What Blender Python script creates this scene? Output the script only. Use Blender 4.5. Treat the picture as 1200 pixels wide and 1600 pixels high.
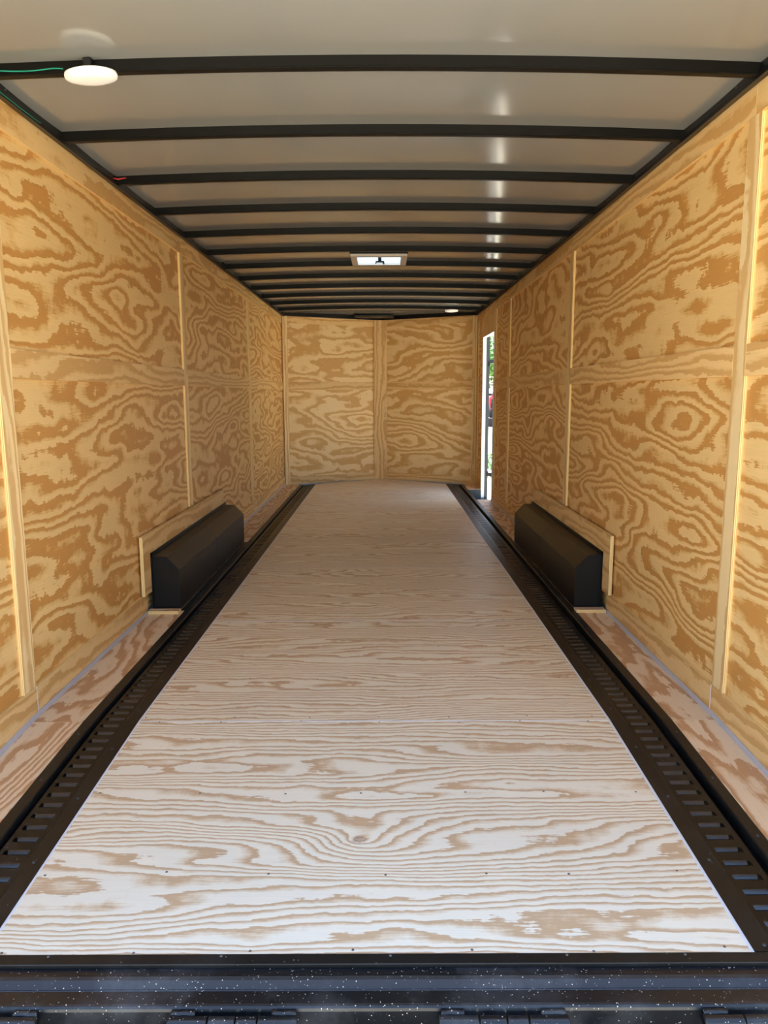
import bpy, bmesh, math, random
from mathutils import Vector, Matrix
random.seed(7)
for o in list(bpy.data.objects): bpy.data.objects.remove(o)
SC = bpy.context.scene
COL = SC.collection

# ------------------------------------------------------------------ camera
F_PX, PITCH, YAW, ROLL = 1180.36, 0.1553, 0.0007, -0.0033
CAM = Vector((0.0, -1.4304, 1.1699))
right0 = Vector((math.cos(YAW), -math.sin(YAW), 0)); fh = Vector((math.sin(YAW), math.cos(YAW), 0)); ZZ = Vector((0, 0, 1))
fwd = fh * math.cos(PITCH) - ZZ * math.sin(PITCH); up0 = fh * math.sin(PITCH) + ZZ * math.cos(PITCH)
rgt = right0 * math.cos(ROLL) + up0 * math.sin(ROLL); upv = up0 * math.cos(ROLL) - right0 * math.sin(ROLL)
cd = bpy.data.cameras.new('camera'); cam = bpy.data.objects.new('camera', cd); COL.objects.link(cam)
cd.sensor_fit = 'VERTICAL'; cd.sensor_height = 32.0; cd.sensor_width = 24.0
cd.lens = F_PX / 1600 * 32.0; cd.clip_start = 0.02; cd.clip_end = 500
m = Matrix((rgt, upv, -fwd)).transposed().to_4x4(); m.translation = CAM; cam.matrix_world = m
SC.camera = cam

# ------------------------------------------------------------------ sky, sun, exposure
SUN_EL, SUN_AZ = math.radians(66), math.radians(-4)      # azimuth from +Y (front of the trailer) towards +X
wd = bpy.data.worlds.new('sky'); SC.world = wd; wd.use_nodes = True
nt = wd.node_tree; nt.nodes.clear()
sky = nt.nodes.new('ShaderNodeTexSky'); sky.sky_type = 'NISHITA'; sky.sun_disc = False
sky.sun_elevation = SUN_EL; sky.sun_rotation = SUN_AZ; sky.altitude = 100; sky.air_density = 1.0; sky.dust_density = 2.2; sky.ozone_density = 1.0
bg = nt.nodes.new('ShaderNodeBackground'); bg.inputs[1].default_value = 0.30
wo = nt.nodes.new('ShaderNodeOutputWorld'); nt.links.new(sky.outputs[0], bg.inputs[0]); nt.links.new(bg.outputs[0], wo.inputs[0])
sd = bpy.data.lights.new('sun', 'SUN'); sd.energy = 9.0; sd.angle = math.radians(0.6); sd.color = (1.0, 0.97, 0.93)
sun = bpy.data.objects.new('sun', sd); COL.objects.link(sun)
sv = Vector((math.sin(SUN_AZ) * math.cos(SUN_EL), math.cos(SUN_AZ) * math.cos(SUN_EL), math.sin(SUN_EL)))
sun.rotation_euler = sv.to_track_quat('Z', 'Y').to_euler(); sun.location = (-5, 10, 20)
vs = SC.view_settings; vs.view_transform = 'Standard'; vs.look = 'None'; vs.gamma = 1; vs.use_curve_mapping = False
vs.exposure = 1.5
SC.cycles.use_denoising = True
SC.cycles.max_bounces = 10; SC.cycles.diffuse_bounces = 7; SC.cycles.glossy_bounces = 4; SC.cycles.sample_clamp_indirect = 8.0

# ------------------------------------------------------------------ dimensions (metres)
XL, XR, XC = -1.276, 1.202, -0.037        # inside faces of the two side walls, centre line
YC, YN = 8.363, 9.05                       # corner of the nose, tip of the nose
ZW, SEAM, SHEET = 2.146, 1.154, 1.2192     # top of the plywood, first floor seam, sheet width
Y0 = 0.066                                 # rear edge of the plywood floor
TRK = {'L': (-1.088, -1.053, -0.932, -0.889), 'R': (1.040, 1.006, 0.866, 0.817)}   # outer edge .. inner edge of each track
DOOR = (6.93, 7.81, 1.835)
GZ = -0.68                                 # ground outside
def zt(y): return -0.0487 * max(0.0, SEAM - y)   # dropped tail of the floor

# ------------------------------------------------------------------ material helpers
def srgb(r, g, b):
    f = lambda c: c / 12.92 if c <= 0.04045 else ((c + 0.055) / 1.055) ** 2.4
    return (f(r / 255), f(g / 255), f(b / 255), 1.0)
class NT:
    def __init__(s, name):
        s.m = bpy.data.materials.new(name); s.m.use_nodes = True; s.t = s.m.node_tree; s.t.nodes.clear()
        s.out = s.n('ShaderNodeOutputMaterial')
    def n(s, typ, **kw):
        x = s.t.nodes.new(typ)
        for k, v in kw.items(): setattr(x, k, v)
        return x
    def l(s, a, b): s.t.links.new(a, b)
    def put(s, sock, v):
        if isinstance(v, (int, float, tuple, list)): sock.default_value = v
        else: s.l(v, sock)
    def math(s, op, a, b=None, c=None):
        x = s.n('ShaderNodeMath', operation=op)
        for i, v in enumerate((a, b, c)):
            if v is not None: s.put(x.inputs[i], v)
        return x.outputs[0]
    def vmath(s, op, a, b=None):
        x = s.n('ShaderNodeVectorMath', operation=op); s.put(x.inputs[0], a)
        if b is not None: s.put(x.inputs[1], b)
        return x.outputs[0]
    def noise(s, vec, scale=1.0, detail=2.0, rough=0.5):
        x = s.n('ShaderNodeTexNoise'); s.l(vec, x.inputs['Vector']); x.inputs['Scale'].default_value = scale
        x.inputs['Detail'].default_value = detail; x.inputs['Roughness'].default_value = rough
        return x.outputs[0]
    def ramp(s, fac, stops, interp='LINEAR'):
        x = s.n('ShaderNodeValToRGB'); s.l(fac, x.inputs[0]); cr = x.color_ramp; cr.interpolation = interp
        while len(cr.elements) > 1: cr.elements.remove(cr.elements[-1])
        cr.elements[0].position, cr.elements[0].color = stops[0]
        for p, c in stops[1:]: cr.elements.new(p).color = c
        return x.outputs[0]
    def mix(s, fac, a, b, mode='MIX'):
        x = s.n('ShaderNodeMix', data_type='RGBA', blend_type=mode); s.put(x.inputs[0], fac); s.put(x.inputs[6], a); s.put(x.inputs[7], b)
        return x.outputs[2]
    def bsdf(s, color, rough=0.5, spec=0.5, metal=0.0, bump=None, bstr=0.1, bdist=0.01, **kw):
        b = s.n('ShaderNodeBsdfPrincipled'); s.put(b.inputs['Base Color'], color); s.put(b.inputs['Roughness'], rough)
        b.inputs['Specular IOR Level'].default_value = spec; b.inputs['Metallic'].default_value = metal
        for k, v in kw.items(): s.put(b.inputs[k], v)
        if bump is not None:
            bn = s.n('ShaderNodeBump'); bn.inputs['Strength'].default_value = bstr; bn.inputs['Distance'].default_value = bdist
            s.l(bump, bn.inputs['Height']); s.l(bn.outputs[0], b.inputs['Normal'])
        s.l(b.outputs[0], s.out.inputs[0]); return b
    def coords(s):
        tc = s.n('ShaderNodeTexCoord'); oi = s.n('ShaderNodeObjectInfo'); cx = s.n('ShaderNodeCombineXYZ')
        for i, k in enumerate((37.0, 91.0, 53.0)): s.l(s.math('MULTIPLY', oi.outputs['Random'], k), cx.inputs[i])
        return tc.outputs['Object'], cx.outputs[0], oi.outputs['Random']

def plywood(name, light, mid, dark, su, sv, rings, tilt=0.0, jag=0.12, rough=0.55, knot=None, spec=0.3, tone=0.10, split=(0.34, 0.50, 0.62, 0.95)):
    """Rotary cut pine: growth rings are the contour lines of a smooth field stretched along the grain (local x)."""
    k = NT(name); P, off, rnd = k.coords()
    flat = k.vmath('MULTIPLY', P, (1, 1, 0))
    wob = k.noise(k.vmath('ADD', k.vmath('MULTIPLY', flat, (2.2, 5.0, 1)), off), 1, 1.0)
    q = k.vmath('ADD', k.vmath('MULTIPLY', flat, (su, sv, 1)), off)
    h = k.math('MULTIPLY', k.noise(q, 1.0, 2.2, 0.42), rings)
    h = k.math('MULTIPLY_ADD', wob, rings * 0.16, h)
    sx = k.n('ShaderNodeSeparateXYZ'); k.l(P, sx.inputs[0])
    if tilt: h = k.math('MULTIPLY_ADD', sx.outputs[1], tilt, h)
    if knot:
        for (kx, ky, r, a) in knot:
            d = k.vmath('MULTIPLY', k.vmath('SUBTRACT', flat, (kx, ky, 0)), (0.55, 1, 1))
            ln = k.n('ShaderNodeVectorMath', operation='LENGTH'); k.l(d, ln.inputs[0])
            g = k.math('EXPONENT', k.math('MULTIPLY', ln.outputs['Value'], -1.0 / r))
            h = k.math('MULTIPLY_ADD', g, a, h)
    j1 = k.noise(k.vmath('ADD', k.vmath('MULTIPLY', flat, (11, 10, 1)), off), 1, 3.5, 0.62)
    h = k.math('MULTIPLY_ADD', j1, jag * 8.5, h)
    j2 = k.noise(k.vmath('ADD', k.vmath('MULTIPLY', flat, (12, 150, 1)), off), 1, 2.5, 0.65)
    h = k.math('MULTIPLY_ADD', j2, jag * 4.5, h)
    s = k.math('FRACT', h)
    col = k.ramp(s, [(0.0, light), (split[0], light), (split[1], mid), (split[2], dark), (split[3], dark), (1.0, light)])
    # broad veneer tone and fine fibres
    big = k.noise(k.vmath('ADD', k.vmath('MULTIPLY', flat, (0.9, 2.4, 1)), off), 1, 2.0)
    fib = k.noise(k.vmath('ADD', k.vmath('MULTIPLY', flat, (5, 330, 1)), off), 1, 3.0, 0.7)
    bt = k.math('MULTIPLY_ADD', big, 2 * tone, 1.0 - tone)
    ft = k.math('MULTIPLY_ADD', fib, 0.22, 0.89)
    pt = k.math('MULTIPLY_ADD', rnd, 0.10, 0.95)
    v = k.math('MULTIPLY', k.math('MULTIPLY', bt, ft), pt)
    cx = k.n('ShaderNodeCombineXYZ'); [k.l(v, cx.inputs[i]) for i in range(3)]
    col = k.mix(1.0, col, cx.outputs[0], 'MULTIPLY')
    if knot:
        (kx, ky, r, a) = knot[0]
        d = k.vmath('MULTIPLY', k.vmath('SUBTRACT', flat, (kx, ky, 0)), (0.8, 1, 1))
        ln = k.n('ShaderNodeVectorMath', operation='LENGTH'); k.l(d, ln.inputs[0])
        n9 = k.noise(k.vmath('MULTIPLY', flat, (90, 90, 1)), 1, 3.0)
        kd = k.math('ADD', ln.outputs['Value'], k.math('MULTIPLY', n9, 0.02))
        kf = k.ramp(kd, [(0.0, (1, 1, 1, 1)), (0.018, (1, 1, 1, 1)), (0.030, (0, 0, 0, 1))])
        col = k.mix(k.math('MULTIPLY', kf, 0.6), col, srgb(150, 105, 78))
    k.bsdf(col, rough, spec, bump=fib, bstr=0.10, bdist=0.001)
    return k.m

def ply_edge(name, a, b):
    k = NT(name); P, off, rnd = k.coords()
    sx = k.n('ShaderNodeSeparateXYZ'); k.l(P, sx.inputs[0])
    w = k.math('SINE', k.math('MULTIPLY', sx.outputs[2], 2 * math.pi / 0.006))
    nz = k.noise(k.vmath('ADD', k.vmath('MULTIPLY', P, (8, 8, 300)), off), 1, 2)
    f = k.math('ADD', k.math('MULTIPLY_ADD', w, 0.35, 0.5), k.math('MULTIPLY_ADD', nz, 0.5, -0.25))
    k.bsdf(k.ramp(f, [(0.2, a), (0.8, b)]), 0.7, 0.2); return k.m

def plain(name, col, rough=0.5, spec=0.5, metal=0.0, var=0.08, vs_=30, bstr=0.0, **kw):
    k = NT(name); P, off, rnd = k.coords()
    n = k.noise(k.vmath('ADD', P, off), vs_, 3.0, 0.6)
    c = k.mix(n, tuple(x * (1 - var) for x in col[:3]) + (1,), tuple(min(1, x * (1 + var)) for x in col[:3]) + (1,))
    k.bsdf(c, rough, spec, metal, bump=n if bstr else None, bstr=bstr, bdist=0.002, **kw); return k.m

def steel(name, col, rough, dust=0.0, dscale=260, thr=0.93, spec=0.5, streak=0.5):
    """black paint with handling marks and, where asked for, sawdust specks"""
    k = NT(name); P, off, rnd = k.coords(); q = k.vmath('ADD', P, off)
    n = k.noise(q, 9, 4.0, 0.65)
    r = k.math('MULTIPLY_ADD', n, 0.25 * streak, rough - 0.12 * streak)
    c = k.mix(n, tuple(x * 0.8 for x in col[:3]) + (1,), tuple(x * 1.25 for x in col[:3]) + (1,))
    if dust:
        vo = k.n('ShaderNodeTexVoronoi'); vo.inputs['Scale'].default_value = dscale; k.l(q, vo.inputs['Vector'])
        sp = k.n('ShaderNodeSeparateColor'); k.l(vo.outputs['Color'], sp.inputs[0])
        near = k.math('LESS_THAN', vo.outputs['Distance'], k.math('MULTIPLY_ADD', sp.outputs[1], 0.34, 0.08))
        pick = k.math('GREATER_THAN', sp.outputs[0], thr)
        f = k.math('MULTIPLY', near, pick)
        haze = k.ramp(k.noise(q, 5, 5.0, 0.7), [(0.50, (0, 0, 0, 1)), (0.75, (1, 1, 1, 1))])
        c = k.mix(k.math('MULTIPLY', haze, 0.10 * dust), c, srgb(190, 190, 190))
        c = k.mix(k.math('MULTIPLY', f, dust), c, srgb(225, 215, 195))
        r = k.math('MAXIMUM', r, k.math('MULTIPLY', f, 0.8))
    k.bsdf(c, r, spec); return k.m

M = {}
W = dict(light=srgb(236, 199, 136), mid=srgb(226, 183, 116), dark=srgb(204, 148, 79))
FL = (srgb(240, 232, 209), srgb(227, 208, 176), srgb(205, 174, 136))
M['ply_wall'] = plywood('pine plywood wall', W['light'], W['mid'], W['dark'], 0.50, 2.6, 16, tilt=7.0, jag=0.11, rough=0.5)
M['ply_nose'] = plywood('pine plywood nose wall', srgb(244, 214, 158), srgb(234, 197, 136), srgb(218, 170, 104), 0.75, 2.6, 10, tilt=3.0, jag=0.10, rough=0.5)
M['ply_band'] = plywood('pine plywood strip', srgb(234, 198, 138), srgb(227, 187, 125), srgb(212, 166, 103), 0.45, 4.2, 8, tilt=13, jag=0.10, rough=0.5)
M['ply_batten'] = plywood('pine plywood upright', srgb(240, 213, 160), srgb(233, 200, 143), srgb(219, 178, 118), 0.40, 8.0, 7, tilt=22, jag=0.07, rough=0.5)
FS = (0.42, 0.62, 0.80, 0.94)
M['ply_floor'] = plywood('pine plywood floor', *FL, 0.65, 4.6, 15, tilt=32, jag=0.12, rough=0.42, spec=0.4, split=FS)
M['ply_floor_knot'] = plywood('pine plywood floor with knot', *FL, 0.65, 4.6, 15, tilt=32, jag=0.12, rough=0.42, spec=0.4, knot=[(-0.035, -0.14, 0.05, 5.0)], split=FS)
M['ply_side'] = plywood('pine plywood floor edge strip', srgb(232, 208, 174), srgb(220, 187, 146), srgb(198, 154, 112), 0.8, 4.0, 12, tilt=9, jag=0.11, rough=0.5)
M['ply_edge'] = ply_edge('plywood edge', srgb(250, 226, 164), srgb(222, 176, 106))
M['black'] = steel('black painted steel', (0.006, 0.0065, 0.007, 1), 0.38, spec=0.25)
M['sill'] = steel('dusty black sill steel', (0.007, 0.008, 0.010, 1), 0.30, dust=0.85, dscale=330, thr=0.925, streak=0.6, spec=0.5)
M['track'] = steel('black track steel', (0.006, 0.0065, 0.007, 1), 0.36, dust=0.35, dscale=260, thr=0.98, spec=0.28)
M['lip'] = steel('worn black slot lip', (0.012, 0.013, 0.015, 1), 0.24, spec=0.7, streak=0.4)
M['flange'] = steel('black track flange', (0.011, 0.010, 0.009, 1), 0.42, spec=0.3, dust=0.25, dscale=200, thr=0.985)
M['box'] = plain('satin black sheet metal', (0.007, 0.007, 0.007, 1), 0.40, 0.28, var=0.2, vs_=6)
M['bow'] = plain('black roof bow paint', (0.007, 0.0068, 0.006, 1), 0.38, 0.12, var=0.2, vs_=8)
M['ceil'] = plain('white gloss roof skin', (0.27, 0.277, 0.268, 1), 0.13, 0.6, var=0.02, vs_=3)
M['caulk'] = plain('white sealant', srgb(225, 225, 228), 0.6, 0.4, var=0.06, vs_=60)
M['alu'] = plain('grey trim strip', srgb(186, 182, 186), 0.45, 0.5, var=0.05, vs_=40)
M['white_metal'] = plain('white aluminium jamb', srgb(238, 240, 242), 0.35, 0.5, var=0.02)
M['grey_steel'] = plain('dark grey door frame', srgb(44, 50, 55), 0.4, 0.4, var=0.1)
M['white_plastic'] = plain('white lamp plastic', srgb(250, 248, 240), 0.35, 0.5, var=0.01, **{'Emission Color': (1.0, 0.97, 0.9, 1), 'Emission Strength': 0.09})
M['vent_plastic'] = plain('pale vent plastic', srgb(214, 206, 194), 0.45, 0.5, var=0.02)
M['screw'] = plain('zinc screw', srgb(120, 125, 135), 0.35, 0.5, metal=0.8, var=0.15, vs_=200)
M['screw_black'] = plain('black screw', srgb(52, 54, 58), 0.35, 0.5, metal=0.3, var=0.15, vs_=200)
M['wire_green'] = plain('green wire', srgb(20, 140, 118), 0.4)
M['wire_red'] = plain('red wire', srgb(190, 40, 45), 0.4)
M['skin'] = plain('white outer skin', srgb(225, 227, 230), 0.3)
def lid_mat():
    k = NT('smoky vent lid')
    b = k.n('ShaderNodeBsdfTranslucent'); b.inputs[0].default_value = srgb(220, 228, 235)
    P, off, rnd = k.coords(); n = k.noise(k.vmath('MULTIPLY', P, (4, 30, 1)), 1, 3)
    k.l(k.ramp(n, [(0.35, srgb(88, 118, 145)), (0.65, srgb(150, 170, 182))]), b.inputs[0]); k.l(b.outputs[0], k.out.inputs[0]); return k.m
M['lid'] = lid_mat()
def ground_mat():
    k = NT('sandy yard ground'); tc = k.n('ShaderNodeTexCoord'); P = tc.outputs['Object']
    n = k.noise(P, 0.35, 6, 0.6); f = k.noise(P, 18, 4, 0.7)
    c = k.ramp(n, [(0.35, srgb(198, 187, 160)), (0.52, srgb(214, 204, 180)), (0.66, srgb(146, 148, 110))])
    v = k.math('MULTIPLY_ADD', f, 0.5, 0.75); cx = k.n('ShaderNodeCombineXYZ'); [k.l(v, cx.inputs[i]) for i in range(3)]
    k.bsdf(k.mix(1, c, cx.outputs[0], 'MULTIPLY'), 0.9, 0.1, bump=f, bstr=0.3, bdist=0.02); return k.m
M['ground'] = ground_mat()
M['grass'] = plain('grass', srgb(96, 128, 84), 0.8, 0.2, var=0.3, vs_=20)
M['leaf'] = plain('leaves', srgb(92, 128, 62), 0.6, 0.3, var=0.45, vs_=1.5)
M['bark'] = plain('bark', srgb(92, 78, 62), 0.9, 0.1, var=0.3)
M['red'] = plain('red paint', srgb(205, 24, 48), 0.35, 0.5, var=0.05)
M['tyre'] = plain('tyre rubber', srgb(38, 38, 40), 0.8, 0.3, var=0.15)
M['rim'] = plain('pale wheel rim', srgb(205, 205, 200), 0.5)
M['wall_white'] = plain('white building cladding', srgb(225, 226, 226), 0.6)
M['roof_grey'] = plain('grey roof sheet', srgb(140, 142, 146), 0.5)
M['chequer'] = steel('grey tread plate', (0.05, 0.055, 0.06, 1), 0.35)

# ------------------------------------------------------------------ geometry helpers
def link(name, me, mats, parent=None, mw=None):
    o = bpy.data.objects.new(name, me); COL.objects.link(o)
    if not me.materials:
        for mm in (mats if isinstance(mats, (list, tuple)) else [mats]): me.materials.append(mm)
    if parent is not None: o.parent = parent
    if mw is not None: o.matrix_basis = mw
    return o
def mesh(name, vs_, fs, smooth=False):
    me = bpy.data.meshes.new(name); me.from_pydata([tuple(v) for v in vs_], [], fs); me.update()
    bm = bmesh.new(); bm.from_mesh(me); bmesh.ops.recalc_face_normals(bm, faces=bm.faces); bm.to_mesh(me); bm.free()
    if smooth:
        for p in me.polygons: p.use_smooth = True
    return me
BOXF = [(0, 3, 2, 1), (4, 5, 6, 7), (0, 1, 5, 4), (1, 2, 6, 5), (2, 3, 7, 6), (3, 0, 4, 7)]
def boxv(a, b):
    (x0, y0, z0), (x1, y1, z1) = a, b
    return [(x0, y0, z0), (x1, y0, z0), (x1, y1, z0), (x0, y1, z0), (x0, y0, z1), (x1, y0, z1), (x1, y1, z1), (x0, y1, z1)]
def boxes(name, lst, mat, parent=None):
    """one object from several world-space boxes that belong to a single piece"""
    v, f = [], []
    for a, b in lst:
        n = len(v); v += boxv(a, b); f += [tuple(i + n for i in q) for q in BOXF]
    return link(name, mesh(name, v, f), mat, parent)
def bevbox(name, a, b, mat, parent=None, r=0.003, seg=2):
    bm = bmesh.new(); vv = [bm.verts.new(v) for v in boxv(a, b)]
    for q in BOXF: bm.faces.new([vv[i] for i in q])
    bmesh.ops.recalc_face_normals(bm, faces=bm.faces)
    bmesh.ops.bevel(bm, geom=bm.edges[:], offset=r, segments=seg, affect='EDGES')
    me = bpy.data.meshes.new(name); bm.to_mesh(me); bm.free(); return link(name, me, mat, parent)
def board(name, mat, P, U, N, du, dv, t, parent, edge=None):
    """a plank whose local x is the grain, local z its face normal; P = centre of the front face"""
    U, N = Vector(U).normalized(), Vector(N).normalized(); V = N.cross(U)
    a, b = (-du / 2, -dv / 2, -t), (du / 2, dv / 2, 0)
    me = bpy.data.meshes.new(name); me.from_pydata(boxv(a, b), [], BOXF)
    me.materials.append(mat); me.materials.append(edge or M['ply_edge'])
    for i, p in enumerate(me.polygons): p.material_index = 0 if i < 2 else 1
    mw = Matrix((U, V, N)).transposed().to_4x4(); mw.translation = Vector(P)
    return link(name, me, [], parent, mw)
def loft(name, prof, ys, mat, parent=None, zf=None, closed=True, smooth=False, axis='Y'):
    """profile of (x, dz) pairs swept along y (or of (y, z) pairs swept along x)"""
    v, f, n = [], [], len(prof)
    for y in ys:
        for (x, z) in prof:
            v.append((x, y, z + (zf(y) if zf else 0)) if axis == 'Y' else (y, x, z))
    for r in range(len(ys) - 1):
        for i in range(n if closed else n - 1):
            j = (i + 1) % n; f.append((r * n + i, r * n + j, (r + 1) * n + j, (r + 1) * n + i))
    if closed:
        f.append(tuple(range(n))); f.append(tuple(range((len(ys) - 1) * n, len(ys) * n)))
    return link(name, mesh(name, v, f, smooth), mat, parent)
def tube(name, pts, r, mat, parent=None, seg=8):
    v, f = [], []; pts = [Vector(p) for p in pts]
    for i, p in enumerate(pts):
        t = (pts[min(i + 1, len(pts) - 1)] - pts[max(i - 1, 0)]).normalized()
        a = t.cross(Vector((0, 0, 1)) if abs(t.z) < 0.9 else Vector((1, 0, 0))).normalized(); b = t.cross(a)
        for k in range(seg):
            w = 2 * math.pi * k / seg; v.append(p + (a * math.cos(w) + b * math.sin(w)) * r)
    for i in range(len(pts) - 1):
        for k in range(seg):
            f.append((i * seg + k, i * seg + (k + 1) % seg, (i + 1) * seg + (k + 1) % seg, (i + 1) * seg + k))
    f.append(tuple(range(seg))); f.append(tuple(range((len(pts) - 1) * seg, len(pts) * seg)))
    return link(name, mesh(name, v, f, True), mat, parent)
def lathe(name, prof, c, mat, parent=None, seg=40, axis='Z'):
    v, f, n = [], [], len(prof); c = Vector(c)
    for k in range(seg):
        w = 2 * math.pi * k / seg
        for (r, h) in prof:
            d = (r * math.cos(w), r * math.sin(w), h) if axis == 'Z' else (h, r * math.cos(w), r * math.sin(w))
            v.append(c + Vector(d))
    for k in range(seg):
        for i in range(n - 1):
            f.append((k * n + i, k * n + i + 1, ((k + 1) % seg) * n + i + 1, ((k + 1) % seg) * n + i))
    me = mesh(name, v, f, True); bm = bmesh.new(); bm.from_mesh(me); bmesh.ops.remove_doubles(bm, verts=bm.verts, dist=1e-5); bm.to_mesh(me); bm.free()
    o = link(name, me, mat, parent); return o
def empty(name, loc=(0, 0, 0)):
    o = bpy.data.objects.new(name, None); COL.objects.link(o); o.location = loc; o.empty_display_size = 0.1; return o
def tag(o, label, cat, kind=None, group=None):
    o['label'] = label; o['category'] = cat
    if kind: o['kind'] = kind
    if group: o['group'] = group
    return o
def adopt(root):
    """children built in world space keep their place under a moved root"""
    mi = Matrix.Translation(root.location).inverted()
    for c in root.children: c.matrix_basis = mi @ c.matrix_basis
def screw(parent, x, y, z, mat='screw', r=0.0045, h=0.0022):
    key = 'screw_' + mat
    me = bpy.data.meshes.get(key)
    if me is None:
        v = [(0, 0, h)] + [(r * 0.6 * math.cos(a * math.pi / 4), r * 0.6 * math.sin(a * math.pi / 4), h * 0.85) for a in range(8)] + [(r * math.cos(a * math.pi / 4), r * math.sin(a * math.pi / 4), -0.001) for a in range(8)]
        f = [(0, 1 + a, 1 + (a + 1) % 8) for a in range(8)] + [(1 + a, 9 + a, 9 + (a + 1) % 8, 1 + (a + 1) % 8) for a in range(8)]
        me = mesh(key, v, f, True)
    o = link('screw', me, M[mat], parent)
    o.matrix_basis = Matrix.Translation((x, y, z))
    return o

# ================================================================== SETTING
# ------------------------------------------------------------------ floor
slab_y = [0.03, SEAM, DOOR[0], DOOR[1], 9.2]
v, f = [], []
def slab(x0, x1, y0, y1):
    n = len(v); za, zb = zt(y0) - 0.0185, zt(y1) - 0.0185
    v.extend([(x0, y0, za - 0.1), (x1, y0, za - 0.1), (x1, y1, zb - 0.1), (x0, y1, zb - 0.1), (x0, y0, za), (x1, y0, za), (x1, y1, zb), (x0, y1, zb)])
    f.extend([tuple(i + n for i in q) for q in BOXF])
TI = {'L': -0.889, 'R': 0.817}
for (a, b) in ((Y0, SEAM), (SEAM, 9.12)): slab(TI['L'] - 0.0, TI['R'] + 0.0, a, b)
for (a, b) in ((Y0, SEAM), (SEAM, 8.42)): slab(XL - 0.02, TRK['L'][0], a, b)
for (a, b) in ((Y0, SEAM), (SEAM, DOOR[0] - 0.03), (DOOR[1], 8.42)): slab(TRK['R'][0], XR + 0.02, a, b)
for s in 'LR':
    n0 = len(v); a, b = sorted((TRK[s][0], TRK[s][3])); slab(a, b, 8.37, 9.0)
floor = link('floor', mesh('floor', v, f), M['black'])
tag(floor, 'pale pine plywood trailer floor laid across in wide sheets', 'floor', 'structure')
edges = [Y0] + [SEAM + SHEET * i for i in range(7)] + [9.10]
xa, xb = TI['L'] + 0.004, TI['R'] - 0.004
for i in range(len(edges) - 1):
    a, b = edges[i] + 0.0015, edges[i + 1] - 0.0015
    pa, pb = Vector((0, a, zt(a))), Vector((0, b, zt(b))); mid = (pa + pb) / 2; L = (pb - pa).length; nrm = Vector((1, 0, 0)).cross((pb - pa).normalized())
    if i == len(edges) - 2:      # sheet in the nose, cut to the wedge
        pts = [(xa, a), (xb, a), (xb, 8.45), (XC, 9.06), (xa, 8.45)]
        vv = [(x, y - mid.y, 0) for x, y in pts] + [(x, y - mid.y, -0.018) for x, y in pts]
        n = len(pts); ff = [tuple(range(n)), tuple(range(2 * n - 1, n - 1, -1))] + [(k, (k + 1) % n, n + (k + 1) % n, n + k) for k in range(n)]
        sh = link('plywood_sheet', mesh('plywood_sheet', vv, ff), M['ply_floor'], floor, Matrix.Translation((0, mid.y, 0)))
    else:
        sh = board('plywood_sheet', M['ply_floor_knot'] if i == 0 else M['ply_floor'], (((xa + xb) / 2), mid.y, mid.z), (1, 0, 0), nrm, xb - xa, L, 0.018, floor)
    if 0 < i < 4: boxes('sealant_line', [((xa, edges[i] - 0.0028, -0.006), (xb, edges[i] + 0.0028, 0.0006))], M['caulk'], floor)
    if i < 3:
        rows = ((0.0, 0.255, 0.62, 1.07) if i == 0 else (0.02, 0.40, 0.80, 1.19))
        for ry in rows:
            nx = 7
            for kx in range(nx):
                x = -0.80 + 1.60 * kx / (nx - 1) + random.uniform(-0.04, 0.04)
                screw(sh, x, -L / 2 + 0.012 + ry + random.uniform(-0.008, 0.008), 0.0, 'screw', 0.0045, 0.001)
# strips between track and wall
for s, xw, segs in (('L', XL, [(Y0, SEAM), (SEAM, 4.811), (4.811, 8.40)]), ('R', XR, [(Y0, SEAM), (SEAM, 4.811), (4.811, DOOR[0] - 0.03), (DOOR[1] + 0.0, 8.40)])):
    x0, x1 = sorted((xw, TRK[s][0]))
    for (a, b) in segs:
        a, b = a + 0.001, b - 0.001; pa, pb = Vector((0, a, zt(a))), Vector((0, b, zt(b))); d = (pb - pa).normalized()
        board('side_strip', M['ply_side'], ((x0 + x1) / 2, (a + b) / 2, (pa.z + pb.z) / 2), d, Vector((1, 0, 0)).cross(d), (pb - pa).length, x1 - x0 - 0.003, 0.018, floor)
    # sealant line along the inner edge of the track
    e = TI[s]; w = 0.007 if s == 'R' else 0.005; sg = -1 if s == 'R' else 1
    loft('sealant_line', [(e, -0.004), (e + sg * w, -0.004), (e + sg * w, 0.0008), (e, 0.0016)], [Y0, SEAM, 8.4], M['caulk'], floor, zt)
# side door step well, sunk into the floor
x0, x1, a, b = TRK['R'][0] + 0.0, XR + 0.07, DOOR[0] - 0.03, DOOR[1]
boxes('step_well', [((x0, a, -0.115), (x1, b, -0.103)), ((x0, b - 0.004, -0.11), (XR, b, -0.001)), ((x0, a, -0.11), (XR, a + 0.004, -0.001)), ((x0, a, -0.11), (x0 + 0.004, b, -0.001))], M['grey_steel'], floor)
v, f = [], []
for iy in range(22):
    for ix in range(5):
        cx, cy = x0 + 0.02 + ix * 0.03, a + 0.03 + iy * 0.038; n = len(v); dx, dy = (0.011, 0.004) if (ix + iy) % 2 else (0.004, 0.011)
        v += [(cx - dx, cy, -0.1028), (cx, cy - dy, -0.1028), (cx + dx, cy, -0.1028), (cx, cy + dy, -0.1028), (cx, cy, -0.1005)]
        f += [(n, n + 1, n + 4), (n + 1, n + 2, n + 4), (n + 2, n + 3, n + 4), (n + 3, n, n + 4)]
o = link('tread_pattern', mesh('tread_pattern', v, f), M['chequer'], floor); o['kind'] = 'stuff'

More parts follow.
